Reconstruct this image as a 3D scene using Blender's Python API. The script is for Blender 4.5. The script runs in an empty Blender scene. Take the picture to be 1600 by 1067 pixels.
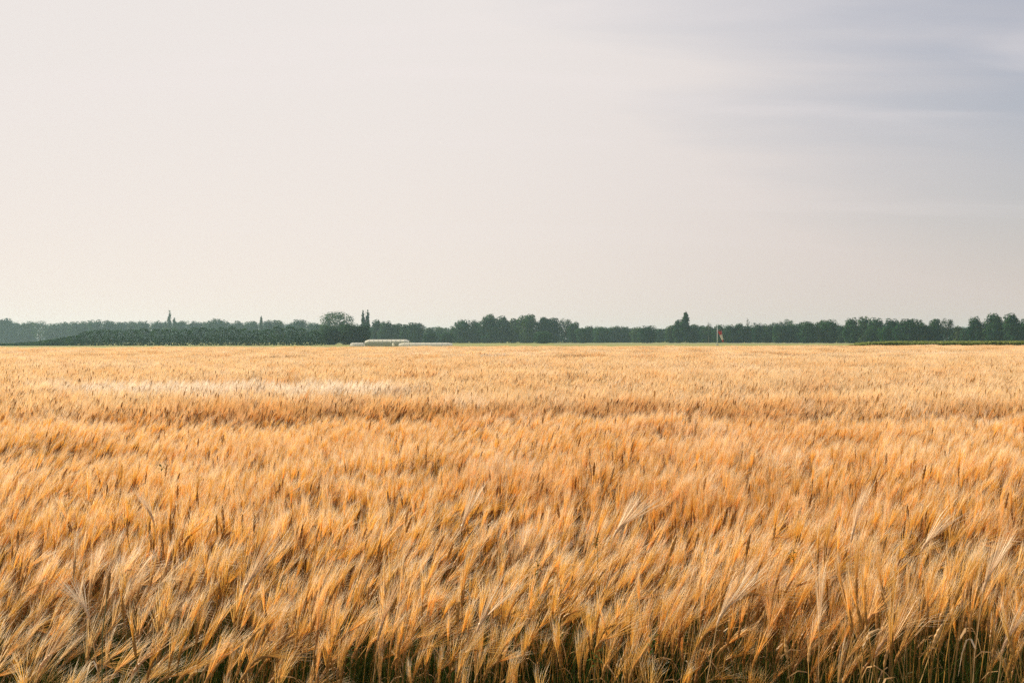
import bpy, math, random
import numpy as np
from mathutils import Vector, Matrix

# ------------------------------------------------------------------ camera
sc = bpy.context.scene
COL = sc.collection
EYE = 1.75
F = 35.0 / 36.0 * 1600.0            # focal length in photo pixels
cam_d = bpy.data.cameras.new("camera")
cam_d.lens = 35.0
cam_d.sensor_width = 36.0
cam_d.clip_start = 0.05
cam_d.clip_end = 9000.0
cam = bpy.data.objects.new("camera", cam_d)
COL.objects.link(cam)
CM = Matrix.Translation((0, 0, EYE)) @ Matrix.Rotation(math.radians(90 - 0.074), 4, 'X') @ Matrix.Rotation(math.radians(-0.12), 4, 'Z')
cam.matrix_world = CM
sc.camera = cam

# ------------------------------------------------------------------ light
SUN_EL = math.radians(32)
SUN_AZ = math.radians(-64)           # from +Y, negative = left of the view
sun_vec = Vector((math.sin(SUN_AZ) * math.cos(SUN_EL), math.cos(SUN_AZ) * math.cos(SUN_EL), math.sin(SUN_EL)))
world = bpy.data.worlds.new("World")
sc.world = world
world.use_nodes = True
nt = world.node_tree
nt.nodes.clear()
N = nt.nodes.new
L = nt.links.new


def mathn(tree, op, a, b=None, c=None, clamp=False):
    n = tree.nodes.new('ShaderNodeMath')
    n.operation = op
    n.use_clamp = clamp
    for i, v in enumerate((a, b, c)):
        if v is None:
            continue
        if isinstance(v, (int, float)):
            n.inputs[i].default_value = v
        else:
            tree.links.new(v, n.inputs[i])
    return n.outputs[0]


def mixc(tree, fac, a, b, blend='MIX'):
    n = tree.nodes.new('ShaderNodeMix')
    n.data_type = 'RGBA'
    n.blend_type = blend
    for s, v in (('Factor_Float', fac), ('A_Color', a), ('B_Color', b)):
        i = [x for x in n.inputs if x.identifier == s][0]
        if isinstance(v, (int, float)):
            i.default_value = v
        elif isinstance(v, tuple):
            i.default_value = (*v, 1.0)
        else:
            tree.links.new(v, i)
    return [o for o in n.outputs if o.identifier == 'Result_Color'][0]


sky = N('ShaderNodeTexSky')
sky.sky_type = 'NISHITA'
sky.sun_disc = False
sky.sun_elevation = SUN_EL
sky.sun_rotation = SUN_AZ
sky.altitude = 50
sky.air_density = 1.3
sky.dust_density = 1.2
sky.ozone_density = 1.0
tc = N('ShaderNodeTexCoord')
sep = N('ShaderNodeSeparateXYZ')
L(tc.outputs['Generated'], sep.inputs[0])
# high thin cloud: project the direction onto a flat layer
zz = mathn(nt, 'ADD', mathn(nt, 'MAXIMUM', sep.outputs[2], 0.0), 0.16)
cu = mathn(nt, 'DIVIDE', sep.outputs[0], zz)
cv = mathn(nt, 'DIVIDE', sep.outputs[1], zz)
comb = N('ShaderNodeCombineXYZ')
L(cu, comb.inputs[0])
L(cv, comb.inputs[1])
mp = N('ShaderNodeMapping')
mp.inputs['Rotation'].default_value = (0, 0, math.radians(10))
mp.inputs['Scale'].default_value = (0.7, 1.9, 1.0)
mp.inputs['Location'].default_value = (3.35, 1.2, 0)
L(comb.outputs[0], mp.inputs[0])
n1 = N('ShaderNodeTexNoise')
n1.inputs['Scale'].default_value = 1.1
n1.inputs['Detail'].default_value = 6
n1.inputs['Roughness'].default_value = 0.55
n1.inputs['Distortion'].default_value = 0.35
L(mp.outputs[0], n1.inputs['Vector'])
mr = N('ShaderNodeMapRange')
mr.interpolation_type = 'SMOOTHSTEP'
mr.inputs['From Min'].default_value = 0.36
mr.inputs['From Max'].default_value = 0.72
L(n1.outputs[0], mr.inputs[0])
# forward scattering of the veil round the sun
dotn = N('ShaderNodeVectorMath')
dotn.operation = 'DOT_PRODUCT'
L(tc.outputs['Generated'], dotn.inputs[0])
dotn.inputs[1].default_value = sun_vec
fwd = mathn(nt, 'MULTIPLY_ADD', dotn.outputs['Value'], 0.5, 0.5, clamp=True)
fr = N('ShaderNodeMapRange')
fr.interpolation_type = 'SMOOTHERSTEP'
fr.inputs['From Min'].default_value = 0.39
fr.inputs['From Max'].default_value = 0.86
fr.inputs['To Min'].default_value = 0.0
fr.inputs['To Max'].default_value = 1.0
L(fwd, fr.inputs[0])
# veil thickness: thick near the sun and the horizon, thin on the far side
veil = mathn(nt, 'MULTIPLY_ADD', fr.outputs[0], 0.86, 0.05)
hz = mathn(nt, 'POWER', mathn(nt, 'SUBTRACT', 1.0, mathn(nt, 'MAXIMUM', sep.outputs[2], 0.0), clamp=True), 6.0)
veil = mathn(nt, 'ADD', veil, mathn(nt, 'MULTIPLY', hz, 1.1))
lowfade = mathn(nt, 'MULTIPLY', mathn(nt, 'SUBTRACT', sep.outputs[2], 0.06), 5.0, clamp=True)
veil = mathn(nt, 'ADD', veil, mathn(nt, 'MULTIPLY', mathn(nt, 'MULTIPLY', mr.outputs[0], lowfade), 0.20), clamp=True)
cloud_hi = mixc(nt, hz, (6.95, 6.55, 6.4), (7.9, 6.85, 5.95))
cloud_lo = mixc(nt, hz, (5.3, 5.0, 5.2), (5.6, 4.75, 4.2))
cloudc = mixc(nt, fr.outputs[0], cloud_lo, cloud_hi)
# a few thin wisps of cirrus
mp2 = N('ShaderNodeMapping')
mp2.inputs['Rotation'].default_value = (0, 0, math.radians(-14))
mp2.inputs['Scale'].default_value = (0.50, 2.1, 1.0)
mp2.inputs['Location'].default_value = (0.7, 2.3, 0)
L(comb.outputs[0], mp2.inputs[0])
n2 = N('ShaderNodeTexNoise')
n2.inputs['Scale'].default_value = 1.25
n2.inputs['Detail'].default_value = 7
n2.inputs['Roughness'].default_value = 0.5
n2.inputs['Distortion'].default_value = 0.6
L(mp2.outputs[0], n2.inputs['Vector'])
mr2 = N('ShaderNodeMapRange')
mr2.interpolation_type = 'SMOOTHSTEP'
mr2.inputs['From Min'].default_value = 0.47
mr2.inputs['From Max'].default_value = 0.80
L(n2.outputs[0], mr2.inputs[0])
clear = mixc(nt, 1.0, sky.outputs[0], (0.66, 0.72, 0.84), 'MULTIPLY')
skyc = mixc(nt, veil, clear, cloudc)
skyc = mixc(nt, mathn(nt, 'MULTIPLY', mathn(nt, 'MULTIPLY', mr2.outputs[0], lowfade), 0.62), skyc, (7.4, 6.75, 6.6))
bg = N('ShaderNodeBackground')
bg.inputs['Strength'].default_value = 0.0905
L(skyc, bg.inputs['Color'])
wo = N('ShaderNodeOutputWorld')
L(bg.outputs[0], wo.inputs['Surface'])

sun_d = bpy.data.lights.new("sun", 'SUN')
sun_d.energy = 5.0
sun_d.angle = math.radians(0.6)
sun_d.color = (1.0, 0.88, 0.68)
sun = bpy.data.objects.new("sun", sun_d)
sun.location = (-60, 20, 60)
sun.rotation_euler = sun_vec.to_track_quat('Z', 'Y').to_euler()
COL.objects.link(sun)

sc.view_settings.view_transform = 'Standard'
sc.view_settings.look = 'None'
sc.view_settings.exposure = 0.40
sc.view_settings.gamma = 1.0
sc.cycles.max_bounces = 8
sc.cycles.diffuse_bounces = 4
sc.cycles.transmission_bounces = 5
sc.cycles.transparent_max_bounces = 12
sc.cycles.volume_bounces = 1
sc.cycles.use_denoising = False
sc.cycles.denoiser = 'OPENIMAGEDENOISE'
try:
    sc.cycles.denoising_prefilter = 'ACCURATE'
except Exception:
    pass

rng = np.random.default_rng(7)
random.seed(7)

# ------------------------------------------------------------------ helpers
_g = np.random.default_rng(99).random((256, 256))


def vnoise(x, y, s, ox=0.0, oy=0.0):
    """smooth value noise 0..1, cell size s"""
    x = np.asarray(x) / s + ox + 1000.0
    y = np.asarray(y) / s + oy + 1000.0
    xi = np.floor(x).astype(int)
    yi = np.floor(y).astype(int)
    fx = x - xi
    fy = y - yi
    fx = fx * fx * (3 - 2 * fx)
    fy = fy * fy * (3 - 2 * fy)
    a = _g[xi % 256, yi % 256]
    b = _g[(xi + 1) % 256, yi % 256]
    c = _g[xi % 256, (yi + 1) % 256]
    d = _g[(xi + 1) % 256, (yi + 1) % 256]
    return (a * (1 - fx) + b * fx) * (1 - fy) + (c * (1 - fx) + d * fx) * fy


def fbm(x, y, s, ox=0.0, n=3):
    t = 0
    w = 0
    a = 1.0
    for i in range(n):
        t = t + a * vnoise(x, y, s / 2 ** i, ox + 17.3 * i, ox * 0.7 + 5.1 * i)
        w += a
        a *= 0.5
    return t / w


def px_to_world(px, py, d):
    """world point at photo pixel (px,py), d metres ahead"""
    v = Vector(((px - 800) / F, -(py - 533.5) / F, -1.0))
    w = CM.to_3x3() @ v
    w = w * (d / w.y)
    return Vector((w.x, w.y, w.z + EYE))


class MB:
    def __init__(s):
        s.v = []
        s.f = []
        s.m = []
        s.n = 0

    def add(s, v, f, m=0):
        v = np.asarray(v, dtype=float).reshape(-1, 3)
        s.v.append(v)
        for q in f:
            s.f.append(tuple(i + s.n for i in q))
            s.m.append(m)
        s.n += len(v)

    def quads(s, V, m=0):
        """V: (n,4,3)"""
        k = len(V)
        s.v.append(V.reshape(-1, 3))
        base = s.n + np.arange(k)[:, None] * 4 + np.arange(4)[None, :]
        s.f.extend(map(tuple, base.tolist()))
        s.m.extend([m] * k)
        s.n += 4 * k

    def box(s, c, d, m=0):
        x, y, z = [k / 2 for k in d]
        v = [(c[0] + i * x, c[1] + j * y, c[2] + k * z) for i in (-1, 1) for j in (-1, 1) for k in (-1, 1)]
        s.add(v, [(0, 1, 3, 2), (4, 6, 7, 5), (0, 4, 5, 1), (2, 3, 7, 6), (0, 2, 6, 4), (1, 5, 7, 3)], m)

    def tube(s, P, R, n=6, m=0, cap=True, flat=None):
        P = np.asarray(P, float)
        k = len(P)
        T = np.gradient(P, axis=0)
        T /= np.linalg.norm(T, axis=1)[:, None] + 1e-9
        ref = np.array([0.0, 1.0, 0.0]) if abs(T[0][1]) < 0.8 else np.array([1.0, 0, 0])
        V = []
        for i in range(k):
            u = np.cross(T[i], ref)
            u /= np.linalg.norm(u) + 1e-9
            w = np.cross(T[i], u)
            for j in range(n):
                a = 2 * math.pi * j / n
                fl = 1.0 if flat is None else flat
                V.append(P[i] + R[i] * (math.cos(a) * u + fl * math.sin(a) * w))
        Fc = [(i * n + j, i * n + (j + 1) % n, (i + 1) * n + (j + 1) % n, (i + 1) * n + j) for i in range(k - 1) for j in range(n)]
        if cap:
            Fc.append(tuple(range(n - 1, -1, -1)))
            Fc.append(tuple((k - 1) * n + j for j in range(n)))
        s.add(V, Fc, m)

    def mesh(s, name, mats, smooth=False):
        me = bpy.data.meshes.new(name)
        V = np.concatenate(s.v)
        me.from_pydata(V.tolist(), [], s.f)
        for mm in (mats if isinstance(mats, (list, tuple)) else [mats]):
            me.materials.append(mm)
        me.polygons.foreach_set('material_index', s.m)
        if smooth:
            me.polygons.foreach_set('use_smooth', [True] * len(me.polygons))
        me.update()
        return me

    def obj(s, name, mats, parent=None, smooth=False, loc=(0, 0, 0)):
        o = bpy.data.objects.new(name, s.mesh(name, mats, smooth))
        COL.objects.link(o)
        o.location = loc
        if parent:
            o.parent = parent
        return o


def tag(o, label=None, cat=None, group=None, kind=None):
    if label:
        o['label'] = label
    if cat:
        o['category'] = cat
    if group:
        o['group'] = group
    if kind:
        o['kind'] = kind
    return o


def empty(name, loc, label, cat, group=None, rz=0.0):
    o = bpy.data.objects.new(name, None)
    o.empty_display_size = 0.3
    COL.objects.link(o)
    o.location = loc
    o.rotation_euler = (0, 0, rz)
    return tag(o, label, cat, group)


def mat_new(name):
    m = bpy.data.materials.new(name)
    m.use_nodes = True
    m.node_tree.nodes.clear()
    return m, m.node_tree


def surf_mat(name, c1, c2, scale=3.0, rough=0.9, detail=4, bump=0.0):
    m, t = mat_new(name)
    g = t.nodes.new('ShaderNodeNewGeometry')
    n = t.nodes.new('ShaderNodeTexNoise')
    n.inputs['Scale'].default_value = scale
    n.inputs['Detail'].default_value = detail
    t.links.new(g.outputs['Position'], n.inputs['Vector'])
    r = t.nodes.new('ShaderNodeMapRange')
    r.inputs['From Min'].default_value = 0.35
    r.inputs['From Max'].default_value = 0.65
    t.links.new(n.outputs[0], r.inputs[0])
    c = mixc(t, r.outputs[0], c1, c2)
    p = t.nodes.new('ShaderNodeBsdfPrincipled')
    p.inputs['Roughness'].default_value = rough
    p.inputs['Specular IOR Level'].default_value = 0.25
    t.links.new(c, p.inputs['Base Color'])
    if bump:
        b = t.nodes.new('ShaderNodeBump')
        b.inputs['Strength'].default_value = bump
        t.links.new(n.outputs[0], b.inputs['Height'])
        t.links.new(b.outputs[0], p.inputs['Normal'])
    o = t.nodes.new('ShaderNodeOutputMaterial')
    t.links.new(p.outputs[0], o.inputs[0])
    return m


def straw_mat(name, base, pale, brown, transl=0.4, gloss=0.06, var=0.35):
    """plant fibre: base colour shifted by per-instance attributes 'bleach' and 'tint'"""
    m, t = mat_new(name)
    ab = t.nodes.new('ShaderNodeAttribute')
    ab.attribute_type = 'INSTANCER'
    ab.attribute_name = 'bleach'
    at = t.nodes.new('ShaderNodeAttribute')
    at.attribute_type = 'INSTANCER'
    at.attribute_name = 'tint'
    oi = t.nodes.new('ShaderNodeObjectInfo')
    c = mixc(t, at.outputs['Fac'], base, brown)
    c = mixc(t, ab.outputs['Fac'], c, pale)
    rnd = mathn(t, 'MULTIPLY_ADD', oi.outputs['Random'], var, 1.0 - var * 0.5)
    hs = t.nodes.new('ShaderNodeHueSaturation')
    t.links.new(c, hs.inputs['Color'])
    t.links.new(rnd, hs.inputs['Value'])
    c = hs.outputs[0]
    d = t.nodes.new('ShaderNodeBsdfDiffuse')
    tr = t.nodes.new('ShaderNodeBsdfTranslucent')
    gl = t.nodes.new('ShaderNodeBsdfGlossy')
    gl.inputs['Roughness'].default_value = 0.45
    gl.inputs['Color'].default_value = (0.9, 0.85, 0.75, 1)
    t.links.new(c, d.inputs['Color'])
    t.links.new(c, tr.inputs['Color'])
    m1 = t.nodes.new('ShaderNodeMixShader')
    m1.inputs[0].default_value = transl
    t.links.new(d.outputs[0], m1.inputs[1])
    t.links.new(tr.outputs[0], m1.inputs[2])
    m2 = t.nodes.new('ShaderNodeMixShader')
    m2.inputs[0].default_value = gloss
    t.links.new(m1.outputs[0], m2.inputs[1])
    t.links.new(gl.outputs[0], m2.inputs[2])
    o = t.nodes.new('ShaderNodeOutputMaterial')
    t.links.new(m2.outputs[0], o.inputs[0])
    return m


def leaf_mat(name, c1, c2, scale, transl=0.3, use_obj=True):
    m, t = mat_new(name)
    g = t.nodes.new('ShaderNodeNewGeometry')
    n = t.nodes.new('ShaderNodeTexNoise')
    n.inputs['Scale'].default_value = scale
    n.inputs['Detail'].default_value = 3
    t.links.new(g.outputs['Position'], n.inputs['Vector'])
    r = t.nodes.new('ShaderNodeMapRange')
    r.inputs['From Min'].default_value = 0.38
    r.inputs['From Max'].default_value = 0.62
    t.links.new(n.outputs[0], r.inputs[0])
    c = mixc(t, r.outputs[0], c1, c2)
    v = mathn(t, 'MULTIPLY_ADD', g.outputs['Random Per Island'], 0.3, 0.85)
    hs = t.nodes.new('ShaderNodeHueSaturation')
    t.links.new(c, hs.inputs['Color'])
    t.links.new(v, hs.inputs['Value'])
    c = hs.outputs[0]
    if use_obj:
        oi = t.nodes.new('ShaderNodeObjectInfo')
        c = mixc(t, 1.0, c, oi.outputs['Color'], 'MULTIPLY')
    d = t.nodes.new('ShaderNodeBsdfDiffuse')
    tr = t.nodes.new('ShaderNodeBsdfTranslucent')
    t.links.new(c, d.inputs['Color'])
    t.links.new(c, tr.inputs['Color'])
    m1 = t.nodes.new('ShaderNodeMixShader')
    m1.inputs[0].default_value = transl
    t.links.new(d.outputs[0], m1.inputs[1])
    t.links.new(tr.outputs[0], m1.inputs[2])
    o = t.nodes.new('ShaderNodeOutputMaterial')
    t.links.new(m1.outputs[0], o.inputs[0])
    return m


def plain_mat(name, c, rough=0.6, metal=0.0, transl=0.0):
    m, t = mat_new(name)
    g = t.nodes.new('ShaderNodeNewGeometry')
    n = t.nodes.new('ShaderNodeTexNoise')
    n.inputs['Scale'].default_value = 1.7
    n.inputs['Detail'].default_value = 5
    t.links.new(g.outputs['Position'], n.inputs['Vector'])
    cc = mixc(t, n.outputs[0], tuple(k * 0.85 for k in c), tuple(min(1, k * 1.12) for k in c))
    p = t.nodes.new('ShaderNodeBsdfPrincipled')
    p.inputs['Roughness'].default_value = rough
    p.inputs['Metallic'].default_value = metal
    t.links.new(cc, p.inputs['Base Color'])
    o = t.nodes.new('ShaderNodeOutputMaterial')
    if transl:
        tr = t.nodes.new('ShaderNodeBsdfTranslucent')
        t.links.new(cc, tr.inputs['Color'])
        ms = t.nodes.new('ShaderNodeMixShader')
        ms.inputs[0].default_value = transl
        t.links.new(p.outputs[0], ms.inputs[1])
        t.links.new(tr.outputs[0], ms.inputs[2])
        t.links.new(ms.outputs[0], o.inputs[0])
    else:
        t.links.new(p.outputs[0], o.inputs[0])
    return m


M_AWN = straw_mat('barley_awn', (0.87, 0.50, 0.095), (0.93, 0.75, 0.50), (0.76, 0.36, 0.06), 0.48, 0.045, var=0.4)
M_TIP = straw_mat('barley_awn_tip', (0.97, 0.765, 0.49), (0.97, 0.89, 0.78), (0.84, 0.51, 0.20), 0.50, 0.05, var=0.3)
M_EAR = straw_mat('barley_ear', (0.40, 0.195, 0.04), (0.66, 0.45, 0.22), (0.28, 0.105, 0.018), 0.18, 0.04)
M_STEM = straw_mat('barley_stem', (0.33, 0.165, 0.028), (0.55, 0.36, 0.14), (0.20, 0.11, 0.02), 0.10, 0.06)
M_DRY = straw_mat('barley_dry_leaf', (0.52, 0.30, 0.10), (0.85, 0.72, 0.52), (0.36, 0.19, 0.06), 0.35, 0.05)
M_GRN = straw_mat('barley_green_leaf', (0.07, 0.10, 0.018), (0.16, 0.18, 0.05), (0.05, 0.075, 0.015), 0.35, 0.05)
BARLEY_MATS = [M_AWN, M_EAR, M_STEM, M_DRY, M_GRN, M_TIP]

# ------------------------------------------------------------------ the ground


def sheet(name, pts, z, mat):
    mb = MB()
    mb.add([(x, y, z) for x, y in pts], [tuple(range(len(pts)))])
    o = mb.obj(name, mat)
    tag(o, kind='structure')
    return o


M_GROUND = surf_mat('dry_meadow_grass', (0.18, 0.20, 0.045), (0.28, 0.27, 0.08), 0.06, detail=8)
M_SOIL = surf_mat('stubbly_soil', (0.075, 0.05, 0.022), (0.12, 0.08, 0.035), 4.0, detail=8, bump=0.3)
M_RUN = surf_mat('worn_grey_tarmac', (0.24, 0.23, 0.20), (0.32, 0.30, 0.25), 0.1)
sheet('ground', [(-2600, -2600), (2600, -2600), (2600, 2600), (-2600, 2600)], 0.0, M_GROUND)
sheet('field_soil', [(-150, 2.3), (150, 2.3), (150, 123), (-150, 123)], 0.006, M_SOIL)
sheet('track', [(-400, -1.6), (400, -1.6), (400, 1.9), (-400, 1.9)], 0.006,
      surf_mat('dusty_track', (0.26, 0.20, 0.13), (0.34, 0.27, 0.18), 1.5, detail=8, bump=0.2))
sheet('runway', [(20, 455), (230, 430), (230, 470), (20, 495)], 0.02, M_RUN)

# ------------------------------------------------------------------ barley plants


def bend_path(r, H, ear_len, nod, base_lean, n):
    """points of stem+ear in the local XZ plane, bending towards +X; returns pts, index of ear base"""
    tot = H + ear_len
    ns = n
    ang = base_lean
    p = np.zeros(3)
    P = [p.copy()]
    TT = []
    for i in range(ns):
        s = (i + 0.5) / ns
        a = base_lean + 0.22 * nod * max(0, (s - 0.45) / 0.55) ** 2
        st = H / ns
        p = p + st * np.array([math.sin(a), 0, math.cos(a)])
        P.append(p.copy())
    a0 = base_lean + 0.22 * nod
    E = [P[-1].copy()]
    for i in range(4):
        s = (i + 0.5) / 4
        a = a0 + 0.78 * nod * s
        st = ear_len / 4
        p = p + st * np.array([math.sin(a), 0, math.cos(a)])
        E.append(p.copy())
    return np.array(P), np.array(E)


def plant(mb, r, org=(0, 0, 0), yaw=None, lod=0, lean=None, nod=None, n_awn=24, awn_w=0.0011, stem0=0.0, height=None, awn_len=None, tips=True, fat=1.0):
    H = height or r.uniform(0.72, 0.84)
    el = r.uniform(0.06, 0.085)
    nod = r.gamma(1.6, 0.26) if nod is None else nod
    lean = r.uniform(0.0, 0.12) if lean is None else lean
    P, E = bend_path(r, H, el, nod, lean, 5 if lod == 0 else 3)
    yaw = r.uniform(-0.5, 0.5) if yaw is None else yaw
    cy, sy = math.cos(yaw), math.sin(yaw)
    Rz = np.array([[cy, -sy, 0], [sy, cy, 0], [0, 0, 1]])
    P = P @ Rz.T + org
    E = E @ Rz.T + org
    if stem0 > 0:
        P = P[-2:]
    # stem
    rs = 0.0016 if lod == 0 else (0.0022 if lod == 1 else 0.004)
    mb.tube(P, [rs] * len(P), 3, 2, cap=False)
    # ear: a plump bristly spike
    if lod == 0:
        k = 9
        tt = np.linspace(0, 1, k)
        EP = np.stack([np.interp(tt, np.linspace(0, 1, len(E)), E[:, i]) for i in range(3)], 1)
        prof = 0.0058 * fat * np.sin(np.pi * np.clip(tt * 0.9 + 0.09, 0, 1)) ** 0.6
        prof = prof * np.where(np.arange(k) % 2 == 0, 0.78, 1.12)
        prof[-1] = 0.0012
        mb.tube(EP, prof, 6, 1, cap=False, flat=0.75)
    else:
        w = (0.0065 if lod == 1 else 0.009) * fat
        mb.tube(E[[0, 1, 3, 4]], [w * 0.5, w, w * 0.9, w * 0.2], 4 if lod == 1 else 3, 1, cap=False)
    # awns
    T = np.gradient(E, axis=0)
    T /= np.linalg.norm(T, axis=1)[:, None]
    al = awn_len or r.uniform(0.125, 0.175)
    smax = r.choice([0.12, 0.17, 0.23, 0.34], p=[0.25, 0.35, 0.28, 0.12])
    cv = r.uniform(-0.02, 0.22)
    cvy = r.uniform(-0.12, 0.12)
    for k in range(n_awn):
        s = r.uniform(0.05, 1.0)
        i = s * 4
        i0 = min(3, int(i))
        b = E[i0] * (1 - (i - i0)) + E[i0 + 1] * (i - i0)
        t = T[i0] * (1 - (i - i0)) + T[i0 + 1] * (i - i0)
        side = r.normal(size=3)
        side -= side.dot(t) * t
        side /= np.linalg.norm(side) + 1e-9
        sp = smax * r.uniform(0.1, 1.0)
        d = t + sp * side
        d /= np.linalg.norm(d)
        ln = al * r.uniform(0.8, 1.15)
        m1 = b + d * ln * 0.66
        d2 = d + r.uniform(-0.02, 0.12) * side + np.array([cv * cy - cvy * sy, cv * sy + cvy * cy, -0.06 * cv])
        d2 /= np.linalg.norm(d2)
        e = m1 + d2 * ln * 0.34
        wv = np.cross(d, r.normal(size=3))
        wv /= np.linalg.norm(wv) + 1e-9
        h = awn_w * 0.5
        if lod == 0:
            mb.add([b - wv * h, b + wv * h, m1 + wv * h * 0.8, m1 - wv * h * 0.8], [(0, 1, 2, 3)], 0)
            mb.add([m1 - wv * h * 0.8, m1 + wv * h * 0.8, e], [(0, 1, 2)], 5 if tips else 0)
        else:
            mb.add([b - wv * h, b + wv * h, e], [(0, 1, 2)], 5 if k % 5 else 0)
    # dry and green leaves
    if lod == 0:
        for q in range(3):
            s = (r.uniform(0.45, 0.85), r.uniform(0.15, 0.5), r.uniform(0.1, 0.6))[q]
            i = s * (len(P) - 1)
            i0 = int(i)
            b = P[i0] * (1 - (i - i0)) + P[min(i0 + 1, len(P) - 1)] * (i - i0)
            a = r.uniform(-1.2, 1.2) + yaw
            dv = np.array([math.cos(a), math.sin(a), 0])
            ln = r.uniform(0.10, 0.20)
            up = r.uniform(0.6, 1.4)
            wv = np.array([-math.sin(a), math.cos(a), 0.3]) * r.uniform(0.002, 0.0038)
            pts = []
            for j in range(5):
                u = j / 4
                c = b + dv * ln * u * 0.7 + np.array([0, 0, ln * (up * u - 1.5 * u * u)])
                ww = wv * (1 - u ** 2 * 0.9)
                pts += [c - ww, c + ww]
            mt = 4 if (s < 0.6 and r.random() < 0.7) else 3
            
            mb.add(pts, [(2 * j, 2 * j + 1, 2 * j + 3, 2 * j + 2) for j in range(4)], mt)
    elif lod == 1 and r.random() < 0.6:
        a = r.uniform(0, 6.28)
        b = P[1]
        dv = np.array([math.cos(a), math.sin(a), 0.4]) * 0.14
        wv = np.array([-math.sin(a), math.cos(a), 0]) * 0.004
        mb.add([b - wv, b + wv, b + dv], [(0, 1, 2)], 3)


def source(mb, name):
    """variant used only by the geometry nodes of a stuff object; never linked to the scene"""
    return bpy.data.objects.new(name, mb.mesh(name, BARLEY_MATS))


src_near, src_mid, src_far = [], [], []
r = np.random.default_rng(3)
for i in range(28):
    mb = MB()
    if i < 1:   # taller upright heads with broken awns stand dark above the rest
        plant(mb, r, lod=0, n_awn=5, awn_w=0.0012, height=r.uniform(0.88, 0.95), nod=r.uniform(0.1, 0.5), awn_len=0.05, fat=1.3)
    else:
        plant(mb, r, lod=0, n_awn=30, awn_w=0.0012)
    src_near.append(source(mb, 'barley_plant_near'))
for i in range(10):
    mb = MB()
    for k in range(13):
        a = r.uniform(0, 6.28)
        q = 0.17 * math.sqrt(r.random())
        plant(mb, r, (q * math.cos(a), q * math.sin(a), r.uniform(-0.05, 0.05)), lod=1, n_awn=4 if (k == 0 and i == 1) else 16, awn_w=0.0024,
              height=0.90 if (k == 0 and i == 1) else None, fat=1.3 if (k == 0 and i == 1) else 1.0)
    src_mid.append(source(mb, 'barley_tuft_mid'))
for i in range(6):
    mb = MB()
    for k in range(190):
        plant(mb, r, (r.uniform(-0.65, 0.65), r.uniform(-0.65, 0.65), r.uniform(-0.06, 0.06)), lod=2, n_awn=9, awn_w=0.006, stem0=1)
    src_far.append(source(mb, 'barley_tuft_far'))


def field_height(x, y):
    h = 1.0 + 0.10 * (fbm(x, y, 1.3, 3.1) - 0.5) + 0.13 * (fbm(x, y * 1.6, 5.0, 8.3) - 0.5)
    # wheel tracks running across the view
    for yc, wd, dp, ph in ((11.3, 0.5, 0.22, 0.0), (16.0, 0.5, 0.12, 2.0), (29.0, 0.8, 0.12, 4.0), (5.3, 0.3, 0.05, 1.0), (47, 1.2, .10, 5.), (75, 1.5, .12, 6.)):
        c = yc + 0.5 * (vnoise(x, 0 * x, 4.0, ph) - 0.5) + 0.02 * x
        amp = dp * np.clip(1.6 * vnoise(x, 0 * x, 2.6, ph + 30), 0, 1.2)
        h = h - amp * np.exp(-((y - c) / wd) ** 2)
    return h


def scatter(y0, y1, dens, margin=1.22, edge=1.5):
    ys = []
    xs = []
    A = 0
    # rows by distance so that density is even
    n = int(dens * (margin * 0.515 * (y1 * y1 - y0 * y0) + 2 * edge * (y1 - y0)))
    # sample y with pdf ~ width(y)
    u = rng.random(n * 2)
    y = y0 + (y1 - y0) * u
    w = margin * 0.515 * y + edge
    keep = rng.random(n * 2) < w / w.max()
    y = y[keep]
    w = w[keep]
    n_t = int(dens * (margin * 0.515 * (y1 * y1 - y0 * y0) + 2 * edge * (y1 - y0)))
    y = y[:n_t]
    w = w[:n_t]
    x = rng.uniform(-1, 1, len(y)) * w
    return x, y


P_all, rot_all, scl_all, lod_all, bl_all, ti_all = [], [], [], [], [], []


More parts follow.
